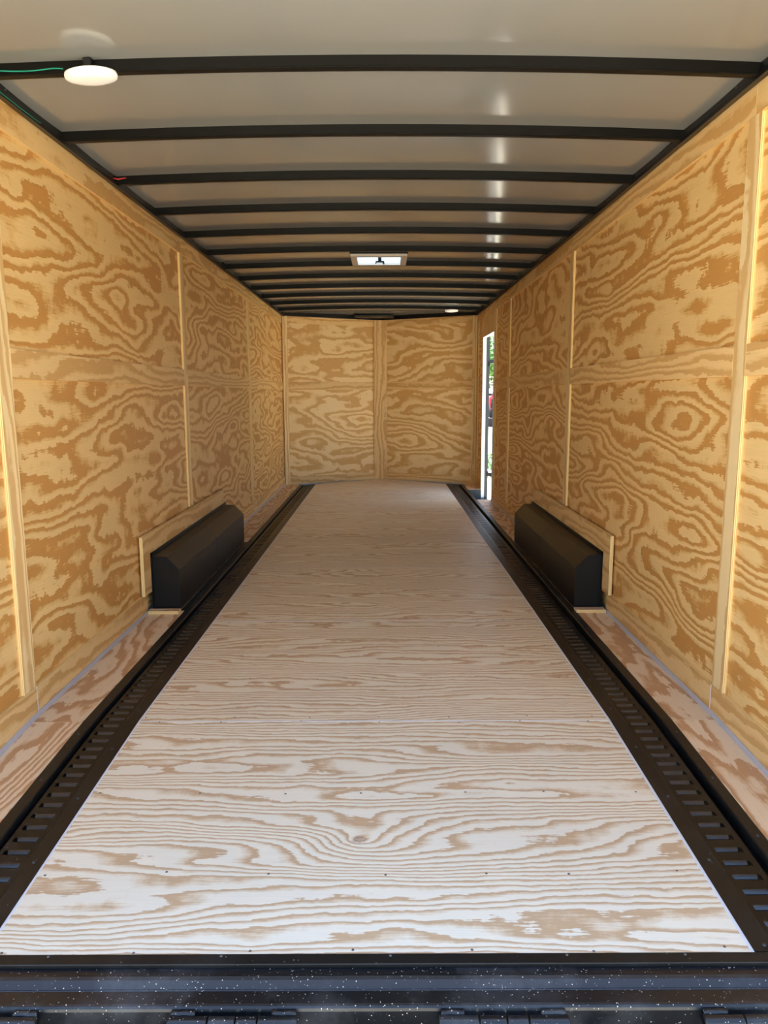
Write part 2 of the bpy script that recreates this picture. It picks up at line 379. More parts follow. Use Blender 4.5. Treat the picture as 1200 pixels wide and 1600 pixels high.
# ------------------------------------------------------------------ side walls
T = 0.0125       # how far the strips stand proud of the panels
HB = (1.225, 1.328)
def side_wall(s):
    xw = XL if s == 'L' else XR; sg = 1 if s == 'L' else -1; N = (sg, 0, 0)
    xo = (xw - sg * 0.0235, xw - sg * 0.070); x0, x1 = min(xo), max(xo)
    if s == 'L': bl = [((x0, -0.06, -0.2), (x1, YC + 0.06, 2.30))]
    else: bl = [((x0, -0.06, -0.2), (x1, DOOR[0], 2.30)), ((x0, DOOR[1], -0.2), (x1, YC + 0.06, 2.30)), ((x0, DOOR[0], DOOR[2]), (x1, DOOR[1], 2.30)), ((x0, DOOR[0], -0.2), (x1, DOOR[1], -0.116))]
    wall = boxes('wall_left' if s == 'L' else 'wall_right', bl, M['skin'])
    tag(wall, 'plywood panelled trailer side wall without a doorway' if s == 'L' else 'plywood panelled trailer side wall with the narrow doorway', 'wall', 'structure')
    def bd(name, mat, y0, y1, z0, z1, grain='Y', out=0.0, t=0.010):
        P = (xw + sg * out, (y0 + y1) / 2, (z0 + z1) / 2)
        if grain == 'Y': return board(name, M[mat], P, (0, 1, 0), N, y1 - y0, z1 - z0, t, wall)
        return board(name, M[mat], P, (0, 0, 1), N, z1 - z0, y1 - y0, t, wall)
    posts = [(-0.05, 0.03), (1.12, 1.212), (3.50, 3.592), (5.885, 5.975)]
    if s == 'R': posts.append((6.775, 6.85))
    end = YC - 0.004 if s == 'L' else DOOR[0]
    bays = [(posts[i][1], posts[i + 1][0]) for i in range(len(posts) - 1)] + [(posts[-1][1], end)]
    g = 0.0012
    for i, (y0, y1) in enumerate(posts):
        lo = 0.435 if abs(y0 - 3.5) < 0.01 else (0.113 if i else -0.06)
        bd('upright_batten', 'ply_batten', y0 + g, y1 - g, lo, 2.05, 'Z', 0.0, T)
    for (y0, y1) in bays:
        bd('plywood_panel', 'ply_wall', y0 - 0.03 + g, y1 + 0.03 - g, 0.02 if y0 > 1 else -0.06, 1.28, 'Y', -T)
        bd('plywood_panel', 'ply_wall', y0 - 0.03 + g, y1 + 0.03 - g, 1.282, ZW - 0.01, 'Y', -T)
        if y1 - y0 > 0.2: bd('middle_strip', 'ply_band', y0 + g, y1 - g, HB[0], HB[1], 'Y', 0, T)
    tops = [(-0.05, 1.166), (1.168, 3.545), (3.547, 5.93), (5.932, YC - 0.004)]
    for (y0, y1) in tops: bd('top_strip', 'ply_band', y0, y1 - 0.001, 2.052, ZW, 'Y', 0, T)
    low = [(-0.05, 1.211), (1.214, 2.53), (4.515, 5.93), (5.932, YC - 0.004 if s == 'L' else DOOR[0])]
    for (y0, y1) in low: bd('kick_strip', 'ply_band', y0, y1, 0.018 if y0 > 1 else -0.05, 0.1115, 'Y', 0, T)
    # furring board that the wheel box is screwed to
    bd('furring_board', 'ply_band', 2.44, 4.47, 0.114, 0.432, 'Y', 0.018, 0.018)
    if s == 'R':
        bd('plywood_panel', 'ply_wall', DOOR[1], YC - 0.004, 0.02, 1.328, 'Y', -T)
        bd('plywood_panel', 'ply_wall', DOOR[1], YC - 0.004, 1.331, 2.05, 'Y', -T)
        bd('door_head_panel', 'ply_band', DOOR[0] - 0.01, DOOR[1] + 0.06, DOOR[2], 2.05, 'Z', -0.001)
        bd('upright_batten', 'ply_batten', DOOR[1], DOOR[1] + 0.09, 0.0, 2.05, 'Z', 0, T)
        bd('upright_batten', 'ply_batten', YC - 0.08, YC - 0.006, 0.0, 2.05, 'Z', 0, T)
        bd('kick_strip', 'ply_band', DOOR[1] + 0.09, YC - 0.08, 0.0, 0.1115, 'Y', 0, T)
    # sealed strip where wall and floor meet
    y1 = YC if s == 'L' else DOOR[0] - 0.02
    bb = empty('baseboard_left' if s == 'L' else 'baseboard_right')
    a, b = xw + sg * 0.0005, xw + sg * 0.0075
    prof = [(a, 0.0), (b, 0.0), (b, 0.003), (xw + sg * 0.003, 0.018), (a, 0.018)]
    loft('strip_run', prof, [0.0, SEAM, 2.50], M['alu'], bb, zt); loft('strip_run', prof, [4.52, y1], M['alu'], bb)
    tag(bb, ('thin pale grey strip along the foot of the wall ' + ('without a doorway' if s == 'L' else 'with the doorway')), 'baseboard', 'structure')
    # white crack of sealant under the first batten
    boxes('sealant_line', [((min(xw, xw + sg * 0.001), 1.2112, 0.018), (max(xw, xw + sg * 0.001), 1.2142, 0.1115))], M['caulk'], wall)
    return wall
wall_l, wall_r = side_wall('L'), side_wall('R')

# ------------------------------------------------------------------ nose wall, a shallow wedge
nose = empty('wall_front', (XC, YN, 0)); tag(nose, 'plywood front wall folded to a shallow wedge', 'wall', 'structure')
tip = Vector((XC, YN, 0))
for s in (-1, 1):
    c = Vector((XL if s < 0 else XR, YC, 0)); d = (tip - c); L = d.length; d.normalize(); N = Vector((-d.y, d.x, 0)) * (1 if s > 0 else -1)
    if N.y > 0: N = -N
    def nb(name, mat, t0, t1, z0, z1, grain='U', out=0.0, t=0.010, d=d, c=c, N=N):
        P = c + d * ((t0 + t1) / 2) + N * out; P.z = (z0 + z1) / 2; P -= Vector(nose.location)
        if grain == 'U': return board(name, M[mat], P, d, N, t1 - t0, z1 - z0, t, nose)
        return board(name, M[mat], P, (0, 0, 1), N, z1 - z0, t1 - t0, t, nose)
    nb('plywood_panel', 'ply_nose', 0.0, L - 0.01, 0.0, 1.276, out=-T)
    nb('plywood_panel', 'ply_nose', 0.0, L - 0.01, 1.278, ZW - 0.01, out=-T)
    nb('middle_strip', 'ply_band', 0.072, L - 0.09, HB[0], HB[1], out=0, t=T)
    nb('kick_strip', 'ply_band', 0.072, L - 0.09, 0.0, 0.095, out=0, t=T)
    nb('top_strip', 'ply_band', 0.072, L - 0.09, 2.06, ZW, out=0, t=T)
    nb('corner_batten', 'ply_batten', 0.004, 0.070, 0.0, ZW, 'Z', out=0.004, t=0.014)
    nb('outer_skin', 'skin', -0.08, L + 0.03, -0.2, 2.30, out=-0.03, t=0.03)
board('centre_batten', M['ply_band'], (0, -0.052, ZW / 2), (0, 0, 1), (0, -1, 0), ZW, 0.182, 0.012, nose)

# ------------------------------------------------------------------ ceiling: sagging white skin on black bows
BOW0, BOWD = 1.098, 0.6096
bows = [BOW0 + BOWD * i for i in range(-1, 13)]
VX, VY = (-0.200, 0.146), (4.275, 4.625)
def crown(x): return 0.026 * (1 - ((x - XC) / 1.24) ** 2)
def skin_z(x, y):
    ys = [-0.07] + bows + [9.3]
    for a, b in zip(ys, ys[1:]):
        if a <= y <= b:
            t = (y - a) / (b - a); return 2.181 + crown(x) - 0.0085 * (1 - (2 * t - 1) ** 2)
    return 2.181 + crown(x)
gx = sorted(set([XL - 0.02 + (XR - XL + 0.04) * i / 22 for i in range(23)] + list(VX)))
gy = [-0.07]
for a, b in zip([-0.07] + bows, bows + [9.2]): gy += [a + (b - a) * k / 8 for k in range(1, 9)]
gy = sorted(set(gy + list(VY)))
v, f, nx, ny = [], [], len(gx), len(gy)
for lay in (0, 1):
    for y in gy:
        for x in gx: v.append((x, y, skin_z(x, y) if lay == 0 else 2.235 + crown(x)))
for lay in (0, 1):
    o_ = lay * nx * ny
    for j in range(ny - 1):
        for i in range(nx - 1):
            if gx[i] >= VX[0] - 1e-6 and gx[i + 1] <= VX[1] + 1e-6 and gy[j] >= VY[0] - 1e-6 and gy[j + 1] <= VY[1] + 1e-6: continue
            q = (o_ + j * nx + i, o_ + j * nx + i + 1, o_ + (j + 1) * nx + i + 1, o_ + (j + 1) * nx + i)
            f.append(q if lay else q[::-1])
me = bpy.data.meshes.new('ceiling'); me.from_pydata(v, [], f)
for p in me.polygons: p.use_smooth = True
ceil = link('ceiling', me, M['ceil'])
tag(ceil, 'glossy white metal roof skin sagging between black roof bows', 'ceiling', 'structure')
bow_me = None
for y in bows:
    n = 16; v, f = [], []
    xs = [XL + 0.004 + (XR - XL - 0.008) * i / n for i in range(n + 1)]
    if bow_me is None:
        prof = [(0.0, 0.0), (0.0, -0.034), (-0.002, -0.0355), (-0.002, -0.039), (0.001, -0.0405), (0.027, -0.0405), (0.030, -0.037), (0.030, 0.0)]
        for x in xs:
            for (dy, dz) in prof: v.append((x, dy, 2.184 + crown(x) + dz))
        k = len(prof)
        for i in range(n):
            for q in range(k): f.append((i * k + q, i * k + (q + 1) % k, (i + 1) * k + (q + 1) % k, (i + 1) * k + q))
        f.append(tuple(range(k))); f.append(tuple(range(n * k, n * k + k)))
        bow_me = mesh('roof_bow', v, f)
    if y < YC - 0.05: link('roof_bow', bow_me, M['bow'], ceil, Matrix.Translation((0, y, 0)))
for s in (-1, 1):       # black angle that carries the roof along each wall
    xw = XL if s < 0 else XR
    prof = [(xw - s * 0.03 * -1 * 0 + (-s) * -0.0, 2.146), (xw - s * 0.034, 2.135), (xw - s * 0.034, 2.150), (xw - s * 0.026, 2.186), (xw - s * 0.026, 2.20), (xw + s * 0.03, 2.20), (xw + s * 0.03, 2.1465)]
    rail = loft('roof_rail', prof, [-0.06, YC + 0.02], M['black'], ceil)
    for k in range(16):
        o = screw(rail, 0, 0, 0, 'screw_black', 0.006, 0.004); o.matrix_basis = Matrix.Translation((xw - s * 0.031, 0.75 + k * 0.5, 2.166)) @ Matrix.Rotation(-s * math.radians(75), 4, 'Y')
for s in (-1, 1):       # black angle along the top of the nose
    c = Vector((XL if s < 0 else XR, YC, 0)); d = (tip - c); L = d.length; d.normalize(); N = Vector((-d.y, d.x, 0)); N = -N if N.y > 0 else N
    mw = Matrix((d, N, Vector((0, 0, 1)))).transposed().to_4x4(); mw.translation = c
    h = mesh('nose_rail', boxv((-0.02, -0.02, 2.1465), (L + 0.02, 0.045, 2.25)), BOXF); link('nose_rail', h, M['black'], ceil, mw)
bevbox('nose_plate', (XC - 0.33, YN - 0.40, 2.160), (XC + 0.18, YN - 0.16, 2.182), M['black'], ceil, 0.002, 1)

# ------------------------------------------------------------------ rear frame, sill, hinges, ramp
frame = empty('trim_1', (XC, 0, -0.05)); tag(frame, 'black steel frame around the open rear of the trailer', 'door frame', 'structure')
boxes('frame_post', [((XL - 0.10, -0.10, -0.2), (XL + 0.01, -0.05, 2.32))], M['black'], frame)
boxes('frame_post', [((XR - 0.01, -0.10, -0.2), (XR + 0.10, -0.05, 2.32))], M['black'], frame)
boxes('frame_header', [((XL - 0.10, -0.10, 2.19), (XR + 0.10, -0.05, 2.40))], M['black'], frame)
adopt(frame)
sill = empty('trim_2', (XC, 0, -0.12)); tag(sill, 'dusty black steel sill across the rear edge of the floor', 'sill', 'structure')
xs = [XL - 0.02 + (XR - XL + 0.04) * i / 24 for i in range(25)]
loft('sill_lip', [(0.0655, -0.0502), (0.037, -0.0508), (0.036, -0.0528), (0.036, -0.0600), (0.0655, -0.0580)], [XL, XR], M['flange'], sill, axis='X')
sp = [(0.0655, -0.0595), (0.0375, -0.0610), (0.018, -0.0625), (0.015, -0.0590), (0.011, -0.0585), (0.004, -0.0615), (-0.006, -0.0680), (-0.0105, -0.0712),
      (-0.0125, -0.0705), (-0.0145, -0.0722), (-0.046, -0.0735), (-0.0505, -0.0750), (-0.0535, -0.0785), (-0.0555, -0.0840), (-0.0565, -0.16), (0.0655, -0.16)]
loft('sill_beam', sp, xs, M['sill'], sill, axis='X')
for x in (-0.74, -0.36, 0.012, 0.40, 0.66):
    screw(sill, x, 0.060, -0.0503, 'screw', 0.0055, 0.003)
def hinge(xc, label_n):
    w = 0.262; spans = [(0.0, 0.30), (0.315, 0.515), (0.53, 0.685), (0.70, 1.0)]
    for i, (a, b) in enumerate(spans):
        xa_, xb_ = xc - w / 2 + a * w, xc - w / 2 + b * w
        r = 0.0135
        k = tube('hinge_knuckle', [(xa_, -0.076, -0.0925), (xa_ + 0.002, -0.076, -0.0925), (xb_ - 0.002, -0.076, -0.0925), (xb_, -0.076, -0.0925)], r, M['sill'], sill, 20)
        if i in (0, 3):      # weld bead that ties the end knuckle to the sill
            e0, e1 = (xa_ + 0.004, xa_ + 0.052) if i == 0 else (xb_ - 0.052, xb_ - 0.004)
            pts = [(e0 + (e1 - e0) * t / 6, -0.0605 + random.uniform(-0.001, 0.001), -0.084 + random.uniform(-0.001, 0.001)) for t in range(7)]
            tube('weld_bead', pts, 0.0075, M['sill'], k, 10)
for xc_ in (-0.840, -0.310, 0.241, 0.779): hinge(xc_, 0)
adopt(sill)
ramp = empty('door_1', (XC, -0.1, -0.13)); tag(ramp, 'plywood ramp door folded down behind the rear sill', 'ramp door', 'structure')
pa, pb = Vector((0, -0.105, -0.125)), Vector((0, -2.05, GZ + 0.02)); d = (pb - pa).normalized(); nrm = d.cross(Vector((1, 0, 0))); nrm = nrm if nrm.z > 0 else -nrm
for k in range(2):
    a, b = pa + d * (pb - pa).length * (0.02 + 0.49 * k), pa + d * (pb - pa).length * (0.02 + 0.49 * (k + 1) - 0.002)
    board('ramp_board', M['ply_floor'], (XC, (a.y + b.y) / 2, (a.z + b.z) / 2), (1, 0, 0), nrm, 2.30, (b - a).length, 0.018, ramp)
mw = Matrix((Vector((1, 0, 0)), nrm.cross(Vector((1, 0, 0))), nrm)).transposed().to_4x4(); mw.translation = (pa + pb) / 2 - nrm * 0.019
link('ramp_frame', mesh('ramp_frame', boxv((XC - 1.2, -(pb - pa).length / 2, -0.03), (XC + 1.2, (pb - pa).length / 2, 0)), BOXF), M['black'], ramp, mw)
adopt(ramp)

# ------------------------------------------------------------------ side doorway lining
dr = empty('door_2', (XR, (DOOR[0] + DOOR[1]) / 2, 0)); tag(dr, 'narrow open side doorway with white jamb and dark grey outer frame', 'doorway', 'structure')
a, b, zt_ = DOOR
boxes('jamb_lining', [((XR - 0.002, b - 0.004, -0.10), (XR + 0.040, b - 0.0005, zt_)), ((XR - 0.002, a + 0.0005, -0.10), (XR + 0.040, a + 0.003, zt_)), ((XR - 0.002, a, zt_ - 0.006), (XR + 0.040, b, zt_ - 0.0005))], M['white_metal'], dr)
boxes('outer_frame', [((XR + 0.0405, b - 0.010, -0.115), (XR + 0.078, b + 0.03, zt_ + 0.03)), ((XR + 0.0405, a - 0.03, -0.115), (XR + 0.078, a + 0.003, zt_ + 0.03)), ((XR + 0.0405, a + 0.003, zt_ - 0.006), (XR + 0.078, b - 0.01, zt_ + 0.03))], M['grey_steel'], dr)
for z in (0.20, 1.52):
    bevbox('strap_hinge', (XR + 0.066, b - 0.022, z - 0.03), (XR + 0.084, b - 0.0105, z + 0.03), M['black'], dr, 0.003, 1)
adopt(dr)

# ================================================================== THINGS IN THE TRAILER
# ------------------------------------------------------------------ recessed slotted tie-down tracks
PITCH_S = 0.0545
def track(s, label):
    xo, xi0, xi1, xi = TRK[s]; sg = 1 if s == 'R' else -1        # sg points outwards
    root = empty('tie_down_track', ((xo + xi) / 2, 4.2, 0))
    ys = [Y0 + 0.002, SEAM, 8.37]
    tag(root, label, 'floor track', group='slotted tracks let into the floor')
    loft('outer_flange', [(xo, -0.004), (xo, 0.003), (xi0, 0.003), (xi0 - sg * 0.004, 0.0), (xi0 - sg * 0.004, -0.012), (xi0, -0.012)], ys, M['flange'], root, zt)
    loft('inner_flange', [(xi, -0.004), (xi, 0.003), (xi1, 0.003), (xi1 + sg * 0.004, 0.0), (xi1 + sg * 0.004, -0.012), (xi1, -0.012)], ys, M['flange'], root, zt)
    # pan under the rail
    a, b = xi0, xi1
    loft('pan', [(a, -0.006), (a, -0.040), (b, -0.040), (b, -0.006), (b + sg * 0.002, -0.006), (b + sg * 0.002, -0.038), (a - sg * 0.002, -0.038), (a - sg * 0.002, -0.006)], ys, M['track'], root, zt)
    # rail plate with real slots
    p0, p1 = xi1 + sg * 0.006, xi1 + sg * (0.112 if s == 'R' else 0.104)
    l0, l1 = (0.889, 0.952) if s == 'R' else (-0.957, -1.015); s0, s1 = l0, l1 + sg * 0.009
    H = 0.013; DZ = -0.010; th = 0.003
    yy = [ys[0]]; slots = []
    y = Y0 + 0.045
    while y < 8.33:
        slots.append(y); yy += [y - H, y + H - 0.006]; y += PITCH_S
    yy += [8.37]; yy = sorted(yy)
    v, f = [], []; cols = [p0, s0, s1, p1]
    for lay in (0, 1):
        for q in yy:
            for x in cols: v.append((x, q, zt(q) + DZ - th * lay))
    nr = len(yy)
    for r in range(nr - 1):
        for c in range(3):
            if c == 1 and r % 2 == 1:
                A = r * 4 + 1; B = nr * 4
                for (i, j) in ((A, A + 1), (A + 1, A + 5), (A + 5, A + 4), (A + 4, A)): f.append((i, j, j + B, i + B))
                continue
            i = r * 4 + c; f.append((i, i + 1, i + 5, i + 4)); i += nr * 4; f.append((i, i + 4, i + 5, i + 1))
    for r in range(nr - 1):
        for c in (0, 3):
            i = r * 4 + c; f.append((i, i + 4, i + 4 + nr * 4, i + nr * 4))
    link('slotted_rail', mesh('slotted_rail', v, f), M['track'], root)
    # flared lip on the far edge of every slot
    wdt = abs(l1 - l0)
    prof = [(0.0, 0.0012), (-0.0025, 0.0004), (-0.0055, -0.0028), (-0.0085, -0.0072), (-0.0105, -0.0125), (-0.0105, -0.0180), (-0.0080, -0.0180), (-0.0060, -0.0080), (0.0, -0.002)]
    lv, lf, n = [], [], len(prof)
    for x in (-wdt / 2, wdt / 2):
        for (py, pz) in prof: lv.append((x, py, pz))
    for i in range(n): lf.append((i, (i + 1) % n, n + (i + 1) % n, n + i))
    lf += [tuple(range(n)), tuple(range(n, 2 * n))]
    lip = mesh('slot_lip', lv, lf)
    for q in slots:
        link('slot_lip', lip, M['lip'], root, Matrix.Translation(((l0 + l1) / 2, q + H - 0.0055, zt(q) + DZ)))
    for xx, ph in ((xo * 0.45 + xi0 * 0.55, 0.12), (xi * 0.4 + xi1 * 0.6, 0.02)):
        q = Y0 + ph
        while q < 8.3: screw(root, xx, q, zt(q) + 0.003, 'screw_black', 0.0045, 0.0022); q += 0.29
    adopt(root)
track('L', 'slotted black steel tie-down track ending short of the front wall, away from the doorway')
track('R', 'slotted black steel tie-down track that runs past the side doorway')

# ------------------------------------------------------------------ wheel boxes
def wheel_box(s, label):
    xw, sg = (XL, 1) if s == 'L' else (XR, -1)
    xb_ = xw + sg * 0.0185; zb = 0.003; ya, yb = 2.575, 4.50
    xf = -1.111 if s == 'L' else 1.0425
    prof = [(xb_, zb), (xf + sg * -0.002, zb), (xf, 0.228), (xf - sg * 0.068, 0.302), (xb_, 0.307)]
    root = empty('wheel_box', ((xb_ + xf) / 2, (ya + yb) / 2, zb)); tag(root, label, 'wheel box', group='black boxes over the wheels')
    bm = bmesh.new(); A = [bm.verts.new((x, ya, z)) for x, z in prof]; B = [bm.verts.new((x, yb, z)) for x, z in prof]; n = len(prof)
    for i in range(n): bm.faces.new((A[i], A[(i + 1) % n], B[(i + 1) % n], B[i]))
    bm.faces.new(A); bm.faces.new(B[::-1]); bmesh.ops.recalc_face_normals(bm, faces=bm.faces)
    bmesh.ops.bevel(bm, geom=bm.edges[:], offset=0.0035, segments=2, affect='EDGES')
    me = bpy.data.meshes.new('shell'); bm.to_mesh(me); bm.free(); link('shell', me, M['box'], root)
    def lip(name, off, w):
        q = [(xb_, zb + 0.001), (xb_, prof[4][1] + 0.006)]
        return q
    # turned-out flanges against the wall and floor, folded seams on the end sheets
    x_ = sorted((xb_, xb_ + sg * 0.004))
    boxes('wall_flange', [((x_[0], ya - 0.018, zb), (x_[1], ya + 0.001, 0.325)), ((x_[0], yb - 0.001, zb), (x_[1], yb + 0.018, 0.325)), ((x_[0], ya - 0.018, 0.304), (x_[1], yb + 0.018, 0.325))], M['box'], root)
    xx = sorted((xb_, xf))
    boxes('floor_flange', [((xx[0], ya - 0.014, 0.0172), (xx[1], ya + 0.001, 0.0205))], M['box'], root)
    e = sorted((xf - sg * 0.008, xf + sg * 0.0008))
    boxes('end_seam', [((e[0], ya - 0.0022, zb + 0.004), (e[1], ya + 0.002, 0.222))], M['box'], root)
    e = sorted((xb_ + sg * 0.012, xb_ + sg * 0.004))
    boxes('end_seam', [((e[0], ya - 0.0022, zb + 0.004), (e[1], ya + 0.002, 0.30))], M['box'], root)
    xo_ = TRK[s][0]; e = sorted((xf - sg * 0.001, xo_ - sg * 0.0015))
    boxes('track_flange', [((e[0], ya, 0.0005), (e[1], yb, 0.0025))], M['box'], root)
    # overlapped joint half way along the shell
    g = 0.0006; p2 = [(x + sg * g * (1 if i in (1, 2) else 0.6 if i == 3 else 0), z + g * (1 if i >= 3 else 0.5 if i == 2 else 0)) for i, (x, z) in enumerate(prof)]
    loft('joint_band', p2, [3.50, 3.53], M['box'], root)
    adopt(root)
    board('base_board', M['ply_side'], ((xx[0] + xx[1]) / 2 - sg * 0.004, 2.532, 0.017), (1, 0, 0), (0, 0, 1), xx[1] - xx[0] + 0.018, 0.052, 0.017, floor)
wheel_box('L', 'long black metal wheel box against the wall without a doorway')
wheel_box('R', 'long black metal wheel box on the same side as the doorway')

# ------------------------------------------------------------------ roof lights
def puck(x, y, label, rot=(0, 0, 0)):
    zb = 2.1432 + crown(x); root = empty('dome_light', (x, y, zb)); tag(root, label, 'ceiling light', group='round white ceiling lights')
    lathe('housing', [(0.0, 0.0), (0.070, 0.0), (0.0775, -0.003), (0.079, -0.010), (0.0765, -0.0175), (0.066, -0.020)], (x, y, zb), M['white_plastic'], root, 56)
    lathe('lens', [(0.066, -0.0195), (0.064, -0.0215), (0.045, -0.0245), (0.022, -0.026), (0.0, -0.0265)], (x, y, zb), M['white_plastic'], root, 48)
    bevbox('mounting_clip', (x - 0.012, y - 0.022, zb + 0.002), (x + 0.014, y - 0.006, zb + 0.036), M['black'], root, 0.002, 1)
    adopt(root); root.rotation_euler = rot
puck(-0.903, BOW0 - 0.004, 'round white ceiling light beside the green wire', (math.radians(7), math.radians(-5), 0))
puck(0.820, BOW0 + BOWD * 11 + 0.055, 'round white ceiling light near the front wall and doorway')

# ------------------------------------------------------------------ roof vent
vx0, vx1, vy0, vy1 = -0.232, 0.178, 4.235, 4.650
vent = empty('roof_vent', ((vx0 + vx1) / 2, (vy0 + vy1) / 2, 2.155)); tag(vent, 'square pale roof vent with a translucent lid and crank', 'roof vent')
def ring(name, o, i, z0, z1, mat):
    (a, b, c, d), (e, f_, g, h) = o, i
    boxes(name, [((a, c, z0), (e, d, z1)), ((f_, c, z0), (b, d, z1)), ((e, c, z0), (f_, g, z1)), ((e, h, z0), (f_, d, z1))], mat, vent)
ring('steel_surround', (vx0 - 0.005, vx1 + 0.005, vy0 - 0.01, vy1 + 0.01), (VX[0], VX[1], VY[0], VY[1]), 2.166, 2.2045, M['black'])
ring('garnish_frame', (vx0, vx1, vy0, vy1), (VX[0] + 0.012, VX[1] - 0.012, VY[0] + 0.012, VY[1] - 0.012), 2.150, 2.166, M['vent_plastic'])
ring('inner_reveal', (VX[0] + 0.0005, VX[1] - 0.0005, VY[0] + 0.0005, VY[1] - 0.0005), (VX[0] + 0.010, VX[1] - 0.010, VY[0] + 0.010, VY[1] - 0.010), 2.1665, 2.295, M['white_metal'])
n = 8; v, f = [], []
for j in range(n + 1):
    for i in range(n + 1):
        a, b = i / n * 2 - 1, j / n * 2 - 1
        v.append(((VX[0] + VX[1]) / 2 + a * 0.20, (VY[0] + VY[1]) / 2 + b * 0.20, 2.297 + 0.03 * (1 - a ** 4) * (1 - b ** 4)))
for j in range(n):
    for i in range(n): f.append((j * (n + 1) + i, j * (n + 1) + i + 1, (j + 1) * (n + 1) + i + 1, (j + 1) * (n + 1) + i))
lid = link('lid', mesh('lid', v, f, True), M['lid'], vent)
cx_, cy_ = -0.022, (vy0 + vy1) / 2 + 0.06
boxes('cross_bar', [((cx_ - 0.012, VY[0] + 0.01, 2.20), (cx_ + 0.012, VY[1] - 0.01, 2.214))], M['white_metal'], vent)
k = lathe('crank', [(0.0, 0.0), (0.012, 0.0), (0.012, 0.045), (0.0, 0.045)], (cx_, cy_, 2.160), M['black'], vent, 14)
boxes('crank_arm', [((cx_ - 0.030, cy_ - 0.006, 2.150), (cx_ + 0.034, cy_ + 0.006, 2.160))], M['black'], k)
boxes('crank_knob', [((cx_ + 0.022, cy_ - 0.008, 2.138), (cx_ + 0.036, cy_ + 0.008, 2.150)), ((cx_ - 0.034, cy_ - 0.006, 2.142), (cx_ - 0.024, cy_ + 0.006, 2.150))], M['black'], k)
adopt(vent)

# ------------------------------------------------------------------ loose wiring
zb = lambda x: 2.1435 + crown(x)
pts = [(-1.262, 0.95, 2.158), (-1.22, 1.07, 2.160), (-1.16, BOW0 - 0.006, zb(-1.16) + 0.012), (-1.08, BOW0 - 0.006, zb(-1.08) + 0.010), (-1.02, BOW0 - 0.006, zb(-1.01) + 0.014), (-0.987, BOW0 - 0.006, zb(-0.98) + 0.012)]
def smooth_pts(p, n=6):
    p = [Vector(q) for q in p]; out = []
    for i in range(len(p) - 1):
        a, b, c, d = p[max(i - 1, 0)], p[i], p[i + 1], p[min(i + 2, len(p) - 1)]
        for k in range(n):
            t = k / n; out.append(0.5 * ((2 * b) + (c - a) * t + (2 * a - 5 * b + 4 * c - d) * t * t + (3 * b - a - 3 * c + d) * t ** 3))
    return out + [p[-1]]
tag(tube('light_wire', smooth_pts(pts), 0.0021, M['wire_green'], None, 8), 'thin green wire running along the roof bow to the round light', 'wire')
pts = [(XL + 0.0365, 0.95, 2.143), (XL + 0.0360, 1.25, 2.141), (XL + 0.0365, 1.42, 2.142), (XL + 0.0355, 1.50, 2.145)]
tag(tube('rail_wire', smooth_pts(pts), 0.0014, M['wire_green'], None, 8), 'thin green wire clipped along the black roof rail above the plywood', 'wire')
pts = [(XL + 0.030, 2.265, 2.160), (XL + 0.050, 2.27, 2.157), (XL + 0.072, 2.275, 2.162), (XL + 0.082, 2.285, 2.166)]
tag(tube('wire_end', smooth_pts(pts), 0.0028, M['wire_red'], None, 8), 'short red wire end poking out of the black roof rail', 'wire')

# ================================================================== OUTSIDE, seen through the doorway
me = mesh('ground', [(-150, -150, GZ), (150, -150, GZ), (150, 150, GZ), (-150, 150, GZ)], [(0, 1, 2, 3)])
ground = link('ground', me, M['ground']); tag(ground, 'bright sandy yard outside the trailer', 'ground', 'structure')
v, f = [], []
for k in range(2600):        # strip of grass blades across the yard
    x, y = random.uniform(1.9, 9.0), random.uniform(17.0, 21.5); h = random.uniform(0.05, 0.14); a = random.uniform(0, 6.28); dx, dy = 0.03 * math.cos(a), 0.03 * math.sin(a); n = len(v)
    v += [(x - dx, y - dy, GZ - 0.005), (x + dx, y + dy, GZ - 0.005), (x + random.uniform(-0.04, 0.04), y + random.uniform(-0.04, 0.04), GZ + h)]; f.append((n, n + 1, n + 2))
me = bpy.data.meshes.new('grass_strip'); me.from_pydata(v, [], f)
tag(link('grass_strip', me, M['grass']), 'strip of short green grass across the sandy yard', 'grass', 'stuff')
fr = empty('steel_rack', (2.62, 15.4, GZ)); tag(fr, 'tall black steel frame standing in the yard outside the doorway', 'steel frame')
for x in (2.10, 2.46): bevbox('post', (x - 0.025, 15.37, GZ), (x + 0.025, 15.43, GZ + 2.58), M['black'], fr, 0.004, 1)
for z in (0.02, 2.50): bevbox('cross_bar', (2.126, 15.36, GZ + z), (2.434, 15.44, GZ + z + 0.08), M['black'], fr, 0.004, 1)
for x in (2.10, 2.46): bevbox('foot_plate', (x - 0.06, 15.1, GZ), (x + 0.06, 15.7, GZ + 0.018), M['black'], fr, 0.003, 1)
adopt(fr)
